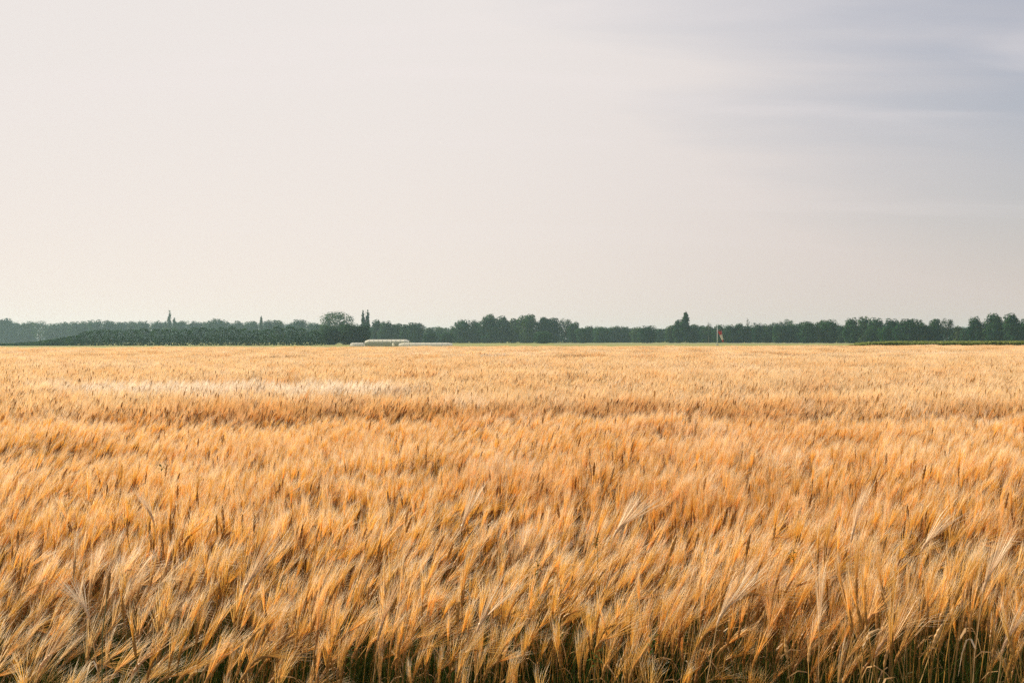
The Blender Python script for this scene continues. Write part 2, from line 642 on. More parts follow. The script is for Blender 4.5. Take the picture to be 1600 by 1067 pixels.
def add_points(x, y, lod):
    n = len(x)
    h = field_height(x, y)
    # wind: gusts bend groups of plants towards the right of the view
    gust = fbm(x, y, 0.9, 11.0)
    gust2 = fbm(x, y, 0.33, 21.0)
    if lod == 0:
        tilt = np.clip(1.15 * (fbm(x, y, 1.6, 14.0) - 0.42) + 0.85 * (gust2 - 0.48) + rng.normal(0, 0.11, n) + 0.05 * np.tanh(x / 1.5), -0.36, 0.6)
        yaw = 1.5 * (fbm(x, y, 0.7, 31.0) - 0.45) + 2.2 * (fbm(x, y, 0.4, 91.0) - 0.5) + rng.normal(0, 0.45, n)
        scl = h * (1.02 - np.abs(rng.normal(0.0, 1.0, n)) * np.interp(y, [3, 5, 7], [0.11, 0.08, 0.045]))
        bump = 1.0 + np.interp(y, [3, 5, 7], [0.36, 0.26, 0.12]) * (vnoise(x, y, 0.24, 51.0) - 0.5) + 0.10 * (vnoise(x, y, 0.7, 55.0) - 0.5)
        scl = scl * bump
    elif lod == 1:
        tilt = np.clip(0.7 * (gust - 0.43) + rng.normal(0, 0.07, n), -0.2, 0.45)
        yaw = 1.8 * (fbm(x, y, 0.9, 31.0) - 0.5) + rng.normal(0, 0.6, n)
        scl = h * rng.normal(1.0, 0.04, n)
    else:
        tilt = rng.normal(0.0, 0.03, n)
        yaw = rng.integers(0, 4, n) * 0.25 + rng.normal(0, 0.15, n)
        scl = h * rng.normal(1.0, 0.03, n)
    # Euler XYZ: tilt about Y first, then yaw about Z
    rot = np.stack([rng.normal(0, 0.05, n) * (lod < 2), tilt, yaw], 1)
    z = np.zeros(n)
    if lod == 2:
        z = (scl - 1) * 0.55
        scl = scl * 0.95
        s3 = np.stack([np.ones(n), np.ones(n), scl], 1)
    else:
        s3 = np.stack([np.sqrt(np.clip(scl, .5, 2)), np.sqrt(np.clip(scl, .5, 2)), scl], 1)
    pxx = x / y * F + 800
    bl = np.clip((fbm(x, y, 0.55, 61.0) - 0.60) * 3.0, 0, 0.8) * (0.5 + 0.5 * rng.random(n))
    bl = bl + np.clip((fbm(x, y * 1.8, 6.0, 66.0) - 0.52) * 1.6, 0, 0.35) * rng.random(n)
    band = np.exp(-((y - 17.3) / 1.5) ** 2) * np.clip((pxx - 40) / 90, 0, 1) * np.clip((690 - pxx) / 140, 0, 1)
    bl = np.clip(bl + band * rng.uniform(0.55, 1.2, n), 0, 0.97)
    ti = np.clip((fbm(x, y, 0.8, 71.0) - 0.45) * 2.2 + rng.normal(0, 0.15, n), 0, 1)
    band2 = np.exp(-((y - 12.4) / 0.8) ** 2) * np.clip((pxx - 150) / 250, 0.15, 1) * np.clip((1350 - pxx) / 250, 0.1, 1)  # strip behind the wheel track: darker ears and their shadow put into the tint
    ti = np.clip(ti + 1.0 * band2, 0, 1)
    P_all.append(np.stack([x, y, z], 1))
    rot_all.append(rot)
    scl_all.append(s3)
    lod_all.append(np.full(n, lod))
    bl_all.append(bl)
    ti_all.append(ti)


x, y = scatter(2.6, 12.0, 430)
keep = y > 3.08 + 0.9 * (fbm(x, y * 0, 0.7, 5.0) - 0.5) + 0.14 * rng.random(len(x))
# small thin places in the near rows
keep &= ~((fbm(x, y, 0.26, 41.0) > 0.56) & (rng.random(len(x)) < np.interp(y, [2.9, 4.5, 7], [0.92, 0.6, 0.2])))
keep &= rng.random(len(x)) < np.interp(y, [3.0, 4.0], [0.55, 1.0])
add_points(x[keep], y[keep], 0)
x, y = scatter(11.7, 42.0, 24, margin=1.12)
add_points(x, y, 1)
x, y = scatter(41.0, 122.0, 1.2, margin=1.12)
add_points(x, y, 2)

PA = np.concatenate(P_all)
host_me = bpy.data.meshes.new('barley_crop')
host_me.vertices.add(len(PA))
host_me.vertices.foreach_set('co', PA.ravel())
for nm, ty, dat in (('irot', 'FLOAT_VECTOR', np.concatenate(rot_all)), ('iscl', 'FLOAT_VECTOR', np.concatenate(scl_all)),
                    ('lod', 'INT', np.concatenate(lod_all)), ('bleach', 'FLOAT', np.concatenate(bl_all)), ('tint', 'FLOAT', np.concatenate(ti_all))):
    a = host_me.attributes.new(nm, ty, 'POINT')
    a.data.foreach_set('vector' if ty == 'FLOAT_VECTOR' else 'value', np.ascontiguousarray(dat).ravel())
for m in BARLEY_MATS:
    host_me.materials.append(m)
crop = bpy.data.objects.new('barley_crop', host_me)
COL.objects.link(crop)
tag(crop, 'ripe golden bearded barley covering the whole field, bent to the right by the wind', 'barley', kind='stuff')


def scatter_nodes(name, groups):
    """groups: list of lists of source objects; group k goes on the points whose 'lod' is k"""
    ng = bpy.data.node_groups.new(name, 'GeometryNodeTree')
    ng.interface.new_socket('Geometry', in_out='INPUT', socket_type='NodeSocketGeometry')
    ng.interface.new_socket('Geometry', in_out='OUTPUT', socket_type='NodeSocketGeometry')
    gi = ng.nodes.new('NodeGroupInput')
    go = ng.nodes.new('NodeGroupOutput')
    jn = ng.nodes.new('GeometryNodeJoinGeometry')

    def named(nm, ty):
        n = ng.nodes.new('GeometryNodeInputNamedAttribute')
        n.data_type = ty
        n.inputs['Name'].default_value = nm
        return n.outputs['Attribute']
    m2p = ng.nodes.new('GeometryNodeMeshToPoints')
    ng.links.new(gi.outputs[0], m2p.inputs['Mesh'])
    lod = named('lod', 'INT')
    ro = named('irot', 'FLOAT_VECTOR')
    sl = named('iscl', 'FLOAT_VECTOR')
    for k, srcs in enumerate(groups):
        gti = ng.nodes.new('GeometryNodeGeometryToInstance')
        for s in srcs:
            oi = ng.nodes.new('GeometryNodeObjectInfo')
            oi.inputs['Object'].default_value = s
            oi.inputs['As Instance'].default_value = False
            ng.links.new(oi.outputs['Geometry'], gti.inputs[0])
        cmp_ = ng.nodes.new('FunctionNodeCompare')
        cmp_.data_type = 'INT'
        cmp_.operation = 'EQUAL'
        ng.links.new(lod, [i for i in cmp_.inputs if i.identifier == 'A_INT'][0])
        [i for i in cmp_.inputs if i.identifier == 'B_INT'][0].default_value = k
        iop = ng.nodes.new('GeometryNodeInstanceOnPoints')
        ng.links.new(m2p.outputs[0], iop.inputs['Points'])
        ng.links.new(cmp_.outputs[0], iop.inputs['Selection'])
        ng.links.new(gti.outputs[0], iop.inputs['Instance'])
        iop.inputs['Pick Instance'].default_value = True
        rv = ng.nodes.new('FunctionNodeRandomValue')
        rv.data_type = 'INT'
        [i for i in rv.inputs if i.identifier == 'Min_002'][0].default_value = 0
        [i for i in rv.inputs if i.identifier == 'Max_002'][0].default_value = len(srcs) - 1
        ng.links.new([o for o in rv.outputs if o.identifier == 'Value_002'][0], iop.inputs['Instance Index'])
        e2r = ng.nodes.new('FunctionNodeEulerToRotation')
        ng.links.new(ro, e2r.inputs[0])
        ng.links.new(e2r.outputs[0], iop.inputs['Rotation'])
        ng.links.new(sl, iop.inputs['Scale'])
        ng.links.new(iop.outputs[0], jn.inputs[0])
    ng.links.new(jn.outputs[0], go.inputs[0])
    return ng


mod = crop.modifiers.new('plants', 'NODES')
mod.node_group = scatter_nodes('barley_plants', [src_near, src_mid, src_far])
print('barley instances', len(PA))

# ------------------------------------------------------------------ trees
HOR = lambda px: 531.5 - (px - 800) * 0.0021
M_LEAF = leaf_mat('tree_foliage', (0.012, 0.045, 0.018), (0.042, 0.090, 0.034), 0.22, 0.22)
M_BARK = surf_mat('tree_bark', (0.10, 0.08, 0.06), (0.17, 0.14, 0.10), 2.0)


def leaf_quads(P, Nn, size, r):
    """one small bent-free leaf clump face per point, facing roughly Nn"""
    n = len(P)
    a = np.cross(Nn, r.normal(size=(n, 3)))
    a /= np.linalg.norm(a, axis=1)[:, None] + 1e-9
    b = np.cross(Nn, a)
    s = size * r.uniform(0.6, 1.3, (n, 1))
    t = size * r.uniform(0.5, 1.1, (n, 1))
    sk = r.uniform(-0.4, 0.4, (n, 1))
    V = np.stack([P - a * s, P - b * t + a * s * sk, P + a * s, P + b * t - a * s * sk], 1)
    return V * 1.0


def lobes_to_faces(lobes, n, size, r, shell=0.72, up=0.15):
    vol = np.array([l[3] * l[3] for l in lobes])
    pick = r.choice(len(lobes), n, p=vol / vol.sum())
    d = r.normal(size=(n, 3))
    d /= np.linalg.norm(d, axis=1)[:, None]
    rad = shell + (1.06 - shell) * r.random((n, 1)) ** 0.7
    # lumpy surface: radius varies by direction
    lump = 1 + 0.13 * np.sin(d[:, 0:1] * 7 + pick[:, None]) * np.sin(d[:, 1:2] * 6 + 2.0 * pick[:, None]) + 0.10 * np.sin(d[:, 2:3] * 9 + pick[:, None])
    Lb = np.array([[l[0], l[1], l[2], l[3], l[4]] for l in lobes])
    q = Lb[pick]
    P = q[:, :3] + d * rad * lump * q[:, 3:4] * np.concatenate([np.ones((n, 2)), q[:, 4:5]], 1)
    Nn = d + r.normal(0, 0.17, (n, 3))
    Nn[:, 2] += up
    Nn /= np.linalg.norm(Nn, axis=1)[:, None]
    return leaf_quads(P, Nn, size, r)


def broad_crown(r, nl=18, n=3600, size=0.030, low=0.02, airy=False, dome=False, top_flat=0.0):
    lobes = []
    for i in range(nl):
        z = low + 0.12 + (0.86 - low - 0.12) * (i + r.random()) / nl
        # width of the crown at this height
        u = (z - low) / (1 - low)
        w = 0.38 * (1 - abs(2 * u - 0.95) ** 2.4) ** 0.5 if dome else 0.36 * max(0.25, math.sin(math.pi * min(1, u * 0.8 + 0.18))) ** 0.7
        a = i * 2.399 + r.uniform(-0.4, 0.4)
        k = w * r.uniform(0.55, 1.0) * (0.85 if not dome else 0.6)
        rad = r.uniform(0.12, 0.19) * (1.25 if dome else 1.0) * (0.75 if airy else 1)
        lobes.append((k * math.cos(a), k * math.sin(a), min(z, 0.985 - rad * 0.9), rad, r.uniform(0.75, 1.0)))
    if not airy:
        lobes += [(0, 0, 0.22, 0.26, 0.9), (0.1, 0, 0.14, 0.22, 0.7), (-0.12, 0.05, 0.14, 0.22, 0.7), (0, 0, 0.52, 0.27, 1.0), (0, 0, 0.70, 0.2, 1.0)]
    mb = MB()
    mb.quads(lobes_to_faces(lobes, n, size, r, shell=0.55 if airy else 0.74))
    return mb


def poplar_crown(r, stems=((0, 0, 1.0),), n=3200, size=0.017, wid=0.085, low=0.12, ragged=0.3):
    lobes = []
    for sx, sy, top in stems:
        k = 24
        for i in range(k):
            u = i / (k - 1)
            z = low + (top - low - 0.03) * u
            w = wid * min(1.0, 0.55 + u) * (1 - u ** 2.4) ** 0.8 + 0.006
            a = r.uniform(0, 6.28)
            off = w * ragged * r.uniform(0.3, 1.2)
            lobes.append((sx + off * math.cos(a), sy + off * math.sin(a), z, max(0.012, w * r.uniform(0.6, 1.0)), r.uniform(1.2, 1.8)))
    mb = MB()
    mb.quads(lobes_to_faces(lobes, n, size, r, shell=0.4, up=0.0))
    return mb


def trunk_mesh(r, kind='broad'):
    mb = MB()
    top = 0.62 if kind == 'broad' else 0.95
    z = np.linspace(-0.01, top, 7)
    P = np.stack([0.012 * np.sin(z * 9 + 1), 0.01 * np.cos(z * 7), z], 1)
    R = np.linspace(0.026, 0.006, 7) if kind == 'broad' else np.linspace(0.018, 0.002, 7)
    mb.tube(P, R, 7)
    if kind == 'broad':
        for i in range(9):
            a = i * 2.4
            z0 = 0.2 + 0.045 * i
            q = np.array([[0, 0, z0], [0.12 * math.cos(a), 0.12 * math.sin(a), z0 + 0.1], [0.25 * math.cos(a), 0.25 * math.sin(a), z0 + 0.24]])
            mb.tube(q, [0.012, 0.008, 0.003], 5)
    elif kind == 'bare':
        for i in range(16):
            a = i * 2.4
            z0 = 0.45 + 0.03 * i
            l = 0.10 * (1.0 - 0.04 * i)
            q = np.array([[0, 0, z0], [l * .5 * math.cos(a), l * .5 * math.sin(a), z0 + 0.05], [l * math.cos(a), l * math.sin(a), z0 + 0.13]])
            mb.tube(q, [0.006, 0.004, 0.0015], 4)
    return mb


rt = np.random.default_rng(21)
CROWNS = {}
for k in range(9):
    CROWNS['b%d' % k] = broad_crown(rt, nl=16 + k).mesh('broadleaf_crown', M_LEAF)
for k in range(3):
    CROWNS['d%d' % k] = broad_crown(rt, nl=22, dome=True, low=0.03).mesh('domed_crown', M_LEAF)
for k in range(3):
    CROWNS['a%d' % k] = broad_crown(rt, nl=30, n=2300, size=0.017, airy=True, low=0.22).mesh('open_crown', M_LEAF)
CROWNS['p0'] = poplar_crown(rt, ((0, 0, 1.0),)).mesh('poplar_crown', M_LEAF)
CROWNS['p1'] = poplar_crown(rt, ((-0.055, 0, 0.985), (0.055, 0.02, 1.0)), n=4200, wid=0.075).mesh('poplar_crown', M_LEAF)
CROWNS['p2'] = poplar_crown(rt, ((0, 0, 1.0), (0.10, 0, 0.78), (-0.08, 0, 0.66)), n=3000, wid=0.055, ragged=0.35).mesh('poplar_crown', M_LEAF)
CROWNS['s0'] = poplar_crown(rt, ((0, 0, 1.0),), n=420, wid=0.08, size=0.011, ragged=1.0, low=0.35).mesh('sparse_crown', M_LEAF)
TR = {'b': trunk_mesh(rt).mesh('trunk', M_BARK), 'p': trunk_mesh(rt, 'pole').mesh('trunk', M_BARK), 's': trunk_mesh(rt, 'bare').mesh('trunk', M_BARK)}
TR['d'] = TR['a'] = TR['b']

DARK, MID, PALE, WARM = (0.75, 0.85, 0.85, 1), (1, 1, 1, 1), (1.8, 1.4, 1.2, 1), (1.7, 1.15, 1.0, 1)
# photo x, crown top y, crown width px, distance m, crown, tint, label
TREES = [
    (6, 495, 30, 900, 'b0', MID, 'hazy rounded tree cut by the left edge of the photo'),
    (27, 503, 26, 930, 'b1', MID, 'low hazy tree in the dip just right of the left edge tree'),
    (44, 501, 22, 900, 'b2', WARM, 'small brownish crown just left of the pale leafy tree'),
    (62, 499, 26, 840, 'a0', PALE, 'pale airy tree whose light foliage hangs nearly to the ground at far left'),
    (85, 503, 24, 900, 'b3', WARM, 'low brownish crown just right of the pale leafy tree at far left'),
    (101, 502, 22, 930, 'b4', MID, 'hazy tree behind the low left end of the green plantation'),
    (116, 501, 22, 900, 'b5', MID, 'hazy crown rising over the sloping end of the green plantation'),
    (132, 500, 24, 920, 'b6', PALE, 'paler hazy crown over the sloping plantation, left of two humps'),
    (150, 498, 24, 880, 'b7', MID, 'left one of two hazy humps over the start of the full plantation'),
    (170, 499, 24, 880, 'b8', MID, 'right one of two hazy humps over the start of the full plantation'),
    (190, 501, 24, 930, 'b1', MID, 'hazy low crown right after the two humps'),
    (208, 500, 20, 930, 'b0', WARM, 'brownish hazy crown, third to the left of the forked poplar'),
    (224, 499, 22, 900, 'b3', MID, 'hazy crown, second to the left of the forked poplar'),
    (248, 500, 24, 880, 'b2', MID, 'hazy crown right against the left side of the forked poplar'),
    (265, 484, 27, 860, 'p2', PALE, 'thin poplar with a forked top, tallest above the left plantation'),
    (283, 500, 24, 900, 'b5', MID, 'hazy crown right against the right side of the forked poplar'),
    (304, 501, 26, 930, 'b4', MID, 'hazy crown, second to the right of the forked poplar'),
    (322, 501, 20, 930, 'b6', MID, 'small hazy crown at the left foot of the wide bluish dome'),
    (342, 497, 38, 900, 'd0', MID, 'wide low bluish dome of a tree above the middle of the plantation'),
    (372, 500, 26, 920, 'b7', WARM, 'brownish crown just right of the wide bluish dome'),
    (393, 500, 24, 880, 'b8', MID, 'hazy crown just left of the little spire poplar'),
    (408, 492, 9, 860, 'p0', MID, 'little narrow spire poplar above the right part of the plantation'),
    (418, 498, 18, 850, 'b0', DARK, 'dark round crown touching the right side of the little spire poplar'),
    (434, 498, 24, 860, 'b1', WARM, 'brown tinted crown, second to the right of the little spire poplar'),
    (453, 503, 18, 900, 'b2', MID, 'low crown in the gap left of the green dome above the plantation'),
    (467, 497, 24, 840, 'd1', MID, 'green domed crown between the little spire poplar and the big airy tree'),
    (486, 502, 16, 880, 'b3', DARK, 'small crown with an open top just left of the big airy tree'),
    (496, 504, 16, 760, 'b5', MID, 'small low crown under the left side of the big airy tree'),
    (524, 483, 60, 640, 'a1', PALE, 'biggest pale airy tree with a wide spreading crown and sky gaps'),
    (516, 508, 34, 400, 'd2', MID, 'dark rounded tree in front of the big airy tree, left of a pair'),
    (546, 504, 40, 400, 'd0', MID, 'dark rounded tree under the right side of the big airy tree'),
    (567, 506, 26, 400, 'b4', MID, 'dark green tree in front of the twin topped poplar'),
    (571, 483, 17, 640, 'p1', DARK, 'tall dark poplar with twin tops beside the big airy tree'),
    (589, 498, 20, 620, 'b6', DARK, 'dark crown just right of the twin topped poplar'),
    (604, 500, 24, 600, 'b7', MID, 'tree over the left part of the big white tunnel'),
    (620, 504, 24, 600, 'b8', MID, 'tree falling lower over the right end of the big white tunnel'),
    (634, 505, 20, 590, 'b1', MID, 'narrow crown joined to the left side of the dark round tree'),
    (649, 502, 27, 580, 'd1', DARK, 'dark round tree standing behind the right end of the big tunnel'),
    (671, 510, 20, 760, 'b0', WARM, 'small pale crown in the gap right of the dark round tree'),
    (690, 509, 28, 760, 'b2', PALE, 'low pale broad crown behind the long low tunnel'),
    (671, 519, 20, 520, 'd2', MID, 'round green bush behind the middle of the long low tunnel'),
    (698, 519, 22, 520, 'd0', MID, 'round dark bush behind the right end of the long low tunnel'),
    (708, 508, 14, 620, 'a2', PALE, 'pale wispy tree at the left foot of the tall grove'),
    (723, 497, 26, 600, 'b3', MID, 'leftmost full crown of the tall grove, a little lower than the rest'),
    (743, 499, 18, 600, 'b4', MID, 'narrow lower crown between the first and the highest of the tall grove'),
    (764, 489, 26, 590, 'b5', MID, 'first high rounded crown of the tall grove, left of centre'),
    (785, 492, 22, 600, 'b6', MID, 'flat topped crown directly right of the first high crown in the grove'),
    (803, 496, 22, 610, 'b7', WARM, 'lower crown in the saddle between the two high tops of the grove'),
    (824, 489, 28, 590, 'b8', PALE, 'pale green high crown, peak of the right half of the grove'),
    (850, 493, 22, 590, 'b0', DARK, 'dark crown directly right of the pale peak of the grove'),
    (865, 494, 18, 600, 'b1', MID, 'narrow crown, second to the right of the pale peak of the grove'),
    (883, 495, 22, 600, 'a2', DARK, 'brown topped crown of the grove with a small hole showing sky'),
    (897, 501, 16, 590, 'b2', MID, 'rightmost sloping crown of the tall grove'),
    (848, 517, 24, 500, 'd2', (1.25, 1.3, 1.1, 1), 'small round bright green tree in front of the tall grove'),
    (911, 511, 24, 560, 'd1', MID, 'lower rounded tree just right of the tall grove'),
    (921, 507, 16, 640, 'b3', MID, 'thin crown at the left start of the level tree row'),
    (940, 509, 28, 600, 'd0', (1.05, 1.15, 1.0, 1), 'square clipped looking tree in the level row right of the grove'),
    (960, 508, 22, 640, 'b4', MID, 'crown of the level row just right of the square looking tree'),
    (977, 509, 22, 640, 'b5', DARK, 'darker crown of the level row, left neighbour of the yellowish one'),
    (994, 510, 18, 600, 'b6', PALE, 'yellowish green crown closing the level row at its right'),
    (1012, 508, 30, 540, 'd2', DARK, 'dark domed tree standing alone between the level row and the tall poplar'),
    (1031, 513, 14, 640, 'b7', MID, 'low narrow crown right of the dark domed tree'),
    (1040, 511, 14, 700, 'a0', PALE, 'sparse pale shrubby tree left of the tall poplar group'),
    (1050, 506, 20, 560, 'b8', PALE, 'light green crown leaning on the left of the tall poplar group'),
    (1060, 497, 18, 550, 'b0', MID, 'stepped shoulder crown directly left of the tall poplar'),
    (1071, 485, 20, 540, 'p0', MID, 'tall full poplar, tallest tree left of the windsock'),
    (1083, 505, 22, 550, 'd1', MID, 'rounded crown directly right of the tall full poplar'),
    (1096, 507, 18, 600, 'b1', DARK, 'small dark topped crown between the poplar and the twiggy tree'),
    (1107, 503, 24, 560, 's0', MID, 'twiggy tree with bare top branches left of the windsock pole'),
    (1106, 508, 26, 570, 'b2', MID, 'leafy crown under the bare twigs left of the windsock pole'),
    (1124, 505, 20, 540, 'b3', (1.2, 1.25, 1.0, 1), 'tree with a ragged top right behind the windsock'),
    (1139, 506, 20, 530, 'b4', MID, 'first tree to the right of the windsock'),
    (1154, 504, 22, 530, 'b5', MID, 'second tree to the right of the windsock, left of the bare spire'),
    (1168, 497, 12, 560, 's0', WARM, 'thin reddish half bare spire right of the windsock'),
    (1170, 507, 20, 530, 'b6', MID, 'low leafy crown under the reddish spire'),
    (1184, 504, 20, 520, 'd2', DARK, 'dark rounded tree, first to the right of the reddish spire'),
    (1199, 505, 20, 530, 'b7', MID, 'second tree to the right of the reddish spire'),
    (1211, 501, 22, 620, 'a1', PALE, 'pale thin crown, leftmost of three rising behind the row'),
    (1221, 500, 18, 620, 'a2', WARM, 'pale brownish crown, middle of three rising behind the row'),
    (1232, 496, 20, 620, 'a0', PALE, 'pale feathery crown, highest of three rising behind the row'),
    (1216, 507, 20, 500, 'b8', MID, 'mid green tree in front of the three pale crowns, left'),
    (1231, 506, 20, 500, 'b0', DARK, 'darker tree in front of the highest pale crown'),
    (1244, 504, 18, 500, 'b1', MID, 'narrow crown joined to the left of the deep green dome'),
    (1262, 500, 30, 470, 'd1', DARK, 'deep green domed tree, left half of a broad pair'),
    (1282, 499, 20, 520, 'b2', WARM, 'lighter crown peeping between the broad domed pair'),
    (1295, 498, 32, 470, 'd0', MID, 'broad tree with lit shoulder, right half of a broad pair'),
    (1313, 506, 16, 490, 'b3', MID, 'low narrow crown in the notch after the broad pair'),
    (1330, 495, 24, 450, 'b4', MID, 'tall round headed tree right of the notch'),
    (1349, 493, 22, 480, 'b5', PALE, 'highest pale headed tree between two greener ones'),
    (1369, 495, 26, 450, 'b6', (1.15, 1.25, 1.05, 1), 'bright green tree above the dark left end of the maize'),
    (1393, 496, 26, 440, 'b7', MID, 'dark mottled tree just right of the bright green one'),
    (1384, 508, 22, 420, 'b8', (1.1, 1.2, 1.0, 1), 'lower rounded tree in front, between bright and mottled ones'),
    (1420, 496, 42, 430, 'd1', DARK, 'very broad dark dome, widest tree of the right hand row'),
    (1442, 504, 20, 440, 'b0', MID, 'lower crown on the right shoulder of the very broad dome'),
    (1461, 496, 22, 430, 'b1', MID, 'tree with a ragged flat top, left of a dark pair'),
    (1480, 495, 24, 430, 'a2', DARK, 'dark tree with sky holes, right before the low gap'),
    (1497, 508, 18, 450, 'b2', WARM, 'low brownish tree in the deepest gap of the right row'),
    (1508, 511, 16, 440, 'b3', DARK, 'lowest dark tree on the right side of the deepest gap'),
    (1523, 493, 20, 420, 'b4', DARK, 'slender tree with a ragged pointed head right of the deepest gap'),
    (1536, 499, 20, 420, 'a1', DARK, 'loose open crown between the slender tree and the high round one'),
    (1553, 488, 28, 415, 'b5', MID, 'high round headed tree, left of the two highest at right'),
    (1568, 503, 16, 420, 'b8', MID, 'low crown filling the notch between the two highest at right'),
    (1580, 488, 28, 410, 'b6', DARK, 'high dark round headed tree, right of the two highest at right'),
    (1600, 497, 20, 415, 'b7', DARK, 'dark tree cut by the right edge of the photo'),
    (1626, 494, 30, 415, 'b2', DARK, 'dark tree just outside the right edge of the photo'),
]
for (px, ty, wp, d, kd, tint, lab) in TREES:
    if lab is None:
        lab = 'tree of the far row standing just outside the photo'
    base = px_to_world(px, HOR(px), d)
    h = EYE + (HOR(px) - ty) * d / F
    if 715 < px < 900 and kd[0] != 's':
        wp *= 1.18
    w = wp * d / F * (1.45 if kd[0] in 'bda' else 1.0)
    nm = {'b': 'broadleaf_tree', 'd': 'domed_tree', 'a': 'open_crowned_tree', 'p': 'poplar_tree', 's': 'bare_topped_tree'}[kd[0]]
    t = empty(nm, (base.x, base.y, 0), lab, 'tree', 'trees along the far edge of the fields', rz=random.uniform(-0.5, 0.5) if kd[0] in 'ps' else random.uniform(0, 6.28))
    wk = {'p0': 0.19, 'p1': 0.26, 'p2': 0.30, 's0': 0.25}.get(kd, 1.0)
    sx = w / wk if kd[0] in 'ps' else w
    c = bpy.data.objects.new('crown', CROWNS[kd])
    COL.objects.link(c)
    c.parent = t
    c.scale = (sx, sx, h * 1.0)
    v = random.uniform(0.88, 1.12)
    c.color = (tint[0] * v, tint[1] * v, tint[2] * v, 1)
    tk = bpy.data.objects.new('trunk', TR[kd[0]])
    COL.objects.link(tk)
    tk.parent = t
    tk.scale = (min(sx, h), min(sx, h), h)


def leaf_belt(name, pts, size, dens, mat, label, cat=None, kind=None, color=(1, 1, 1, 1), seed=1, loc=None):
    """a belt of foliage along a line: pts = (x, y, half depth, height); faces fill its outer skin"""
    r = np.random.default_rng(seed)
    mb = MB()
    pts = np.array(pts, float)
    seg = np.linalg.norm(pts[1:, :2] - pts[:-1, :2], axis=1)
    cum = np.concatenate([[0], np.cumsum(seg)])
    n = int(cum[-1] * dens)
    s = r.uniform(0, cum[-1], n)
    I = [np.interp(s, cum, pts[:, i]) for i in range(4)]
    u = r.random(n) ** 0.85
    hv = I[3] * (0.76 + 0.30 * fbm(s, s * 0, 6.0, seed + 0.0) + 0.20 * np.abs(np.sin(s * 0.8 + 3 * vnoise(s, s * 0, 9.0, seed + 2.0))) - 0.1)
    side = np.where(r.random(n) < 0.68, -1.0, 1.0)
    prof = np.sqrt(np.clip(1 - u ** 3, 0, 1)) * (1 + 0.12 * np.sin(s * 1.3 + u * 5))
    top = r.random(n) < 0.22
    u = np.where(top, r.uniform(0.93, 1.04, n), u)
    yo = np.where(top, r.uniform(-0.6, 0.6, n), side * prof * r.uniform(0.8, 1.05, n))
    P = np.stack([I[0] + r.normal(0, 0.3, n), I[1] + I[2] * yo, 0.02 + hv * u], 1)
    Nn = np.stack([0 * u, side * (1 - u), 0.25 + u], 1) + r.normal(0, 0.28, (n, 3))
    Nn /= np.linalg.norm(Nn, axis=1)[:, None]
    mb.quads(leaf_quads(P, Nn, size, r))
    o = mb.obj(name, mat)
    o.color = color
    tag(o, label, cat, kind=kind)
    return o


def line(pxs, seed=0):
    """[(px, top y, d, half depth)] -> belt points"""
    out = []
    for px, ty, d, hd in pxs:
        b = px_to_world(px, HOR(px), d)
        out.append((b.x, b.y, hd, EYE + (HOR(px) - ty) * d / F))
    return out


M_LEAF2 = leaf_mat('belt_foliage', (0.012, 0.045, 0.018), (0.034, 0.080, 0.030), 0.18, 0.15)
leaf_belt('woodland_undergrowth', line([(-90, 512, 960, 12), (60, 511, 960, 12), (200, 508, 960, 12), (330, 507, 960, 12), (490, 509, 940, 12), (560, 512, 720, 9),
                                        (640, 514, 640, 8), (700, 519, 640, 8), (720, 512, 640, 8), (760, 502, 640, 8), (875, 503, 640, 8), (905, 513, 640, 8), (1000, 515, 680, 8),
                                        (1080, 514, 640, 8), (1200, 514, 600, 7), (1260, 511, 540, 7), (1400, 509, 500, 7), (1490, 514, 480, 6), (1510, 514, 480, 6),
                                        (1540, 507, 470, 6), (1680, 506, 470, 6)]),
          0.55, 95, M_LEAF2, 'shrubs and low branches closing the foot of the far tree row', kind='stuff', seed=5)
leaf_belt('distant_wood', line([(-120, 504, 1250, 16), (120, 506, 1250, 16), (300, 504, 1250, 16), (420, 505, 1250, 16), (560, 508, 1250, 16), (700, 514, 1250, 16), (950, 513, 1250, 16),
                                (1060, 516, 1250, 16), (1250, 512, 1250, 16), (1700, 512, 1250, 16)]),
          0.9, 50, M_LEAF2, 'far hazy woodland behind the tree row', kind='stuff', seed=6)
leaf_belt('plantation_hedge', line([(-60, 537, 380, 3), (20, 536.5, 380, 3), (55, 534, 378, 3.5), (75, 531, 376, 4), (100, 528, 374, 4), (128, 521, 372, 4.5), (150, 517, 371, 5), (175, 516, 370, 5),
                            (205, 515.5, 369, 5), (260, 514, 368, 5), (330, 514, 367, 5), (400, 513, 366, 5), (460, 513.5, 365, 5), (495, 517, 364, 4.5), (505, 522, 364, 3)]),
          0.26, 210, M_LEAF2, 'long dense dark green plantation hedge, level topped, sloping down at its left end', 'hedge', color=(1.25, 1.3, 0.85, 1), seed=7)

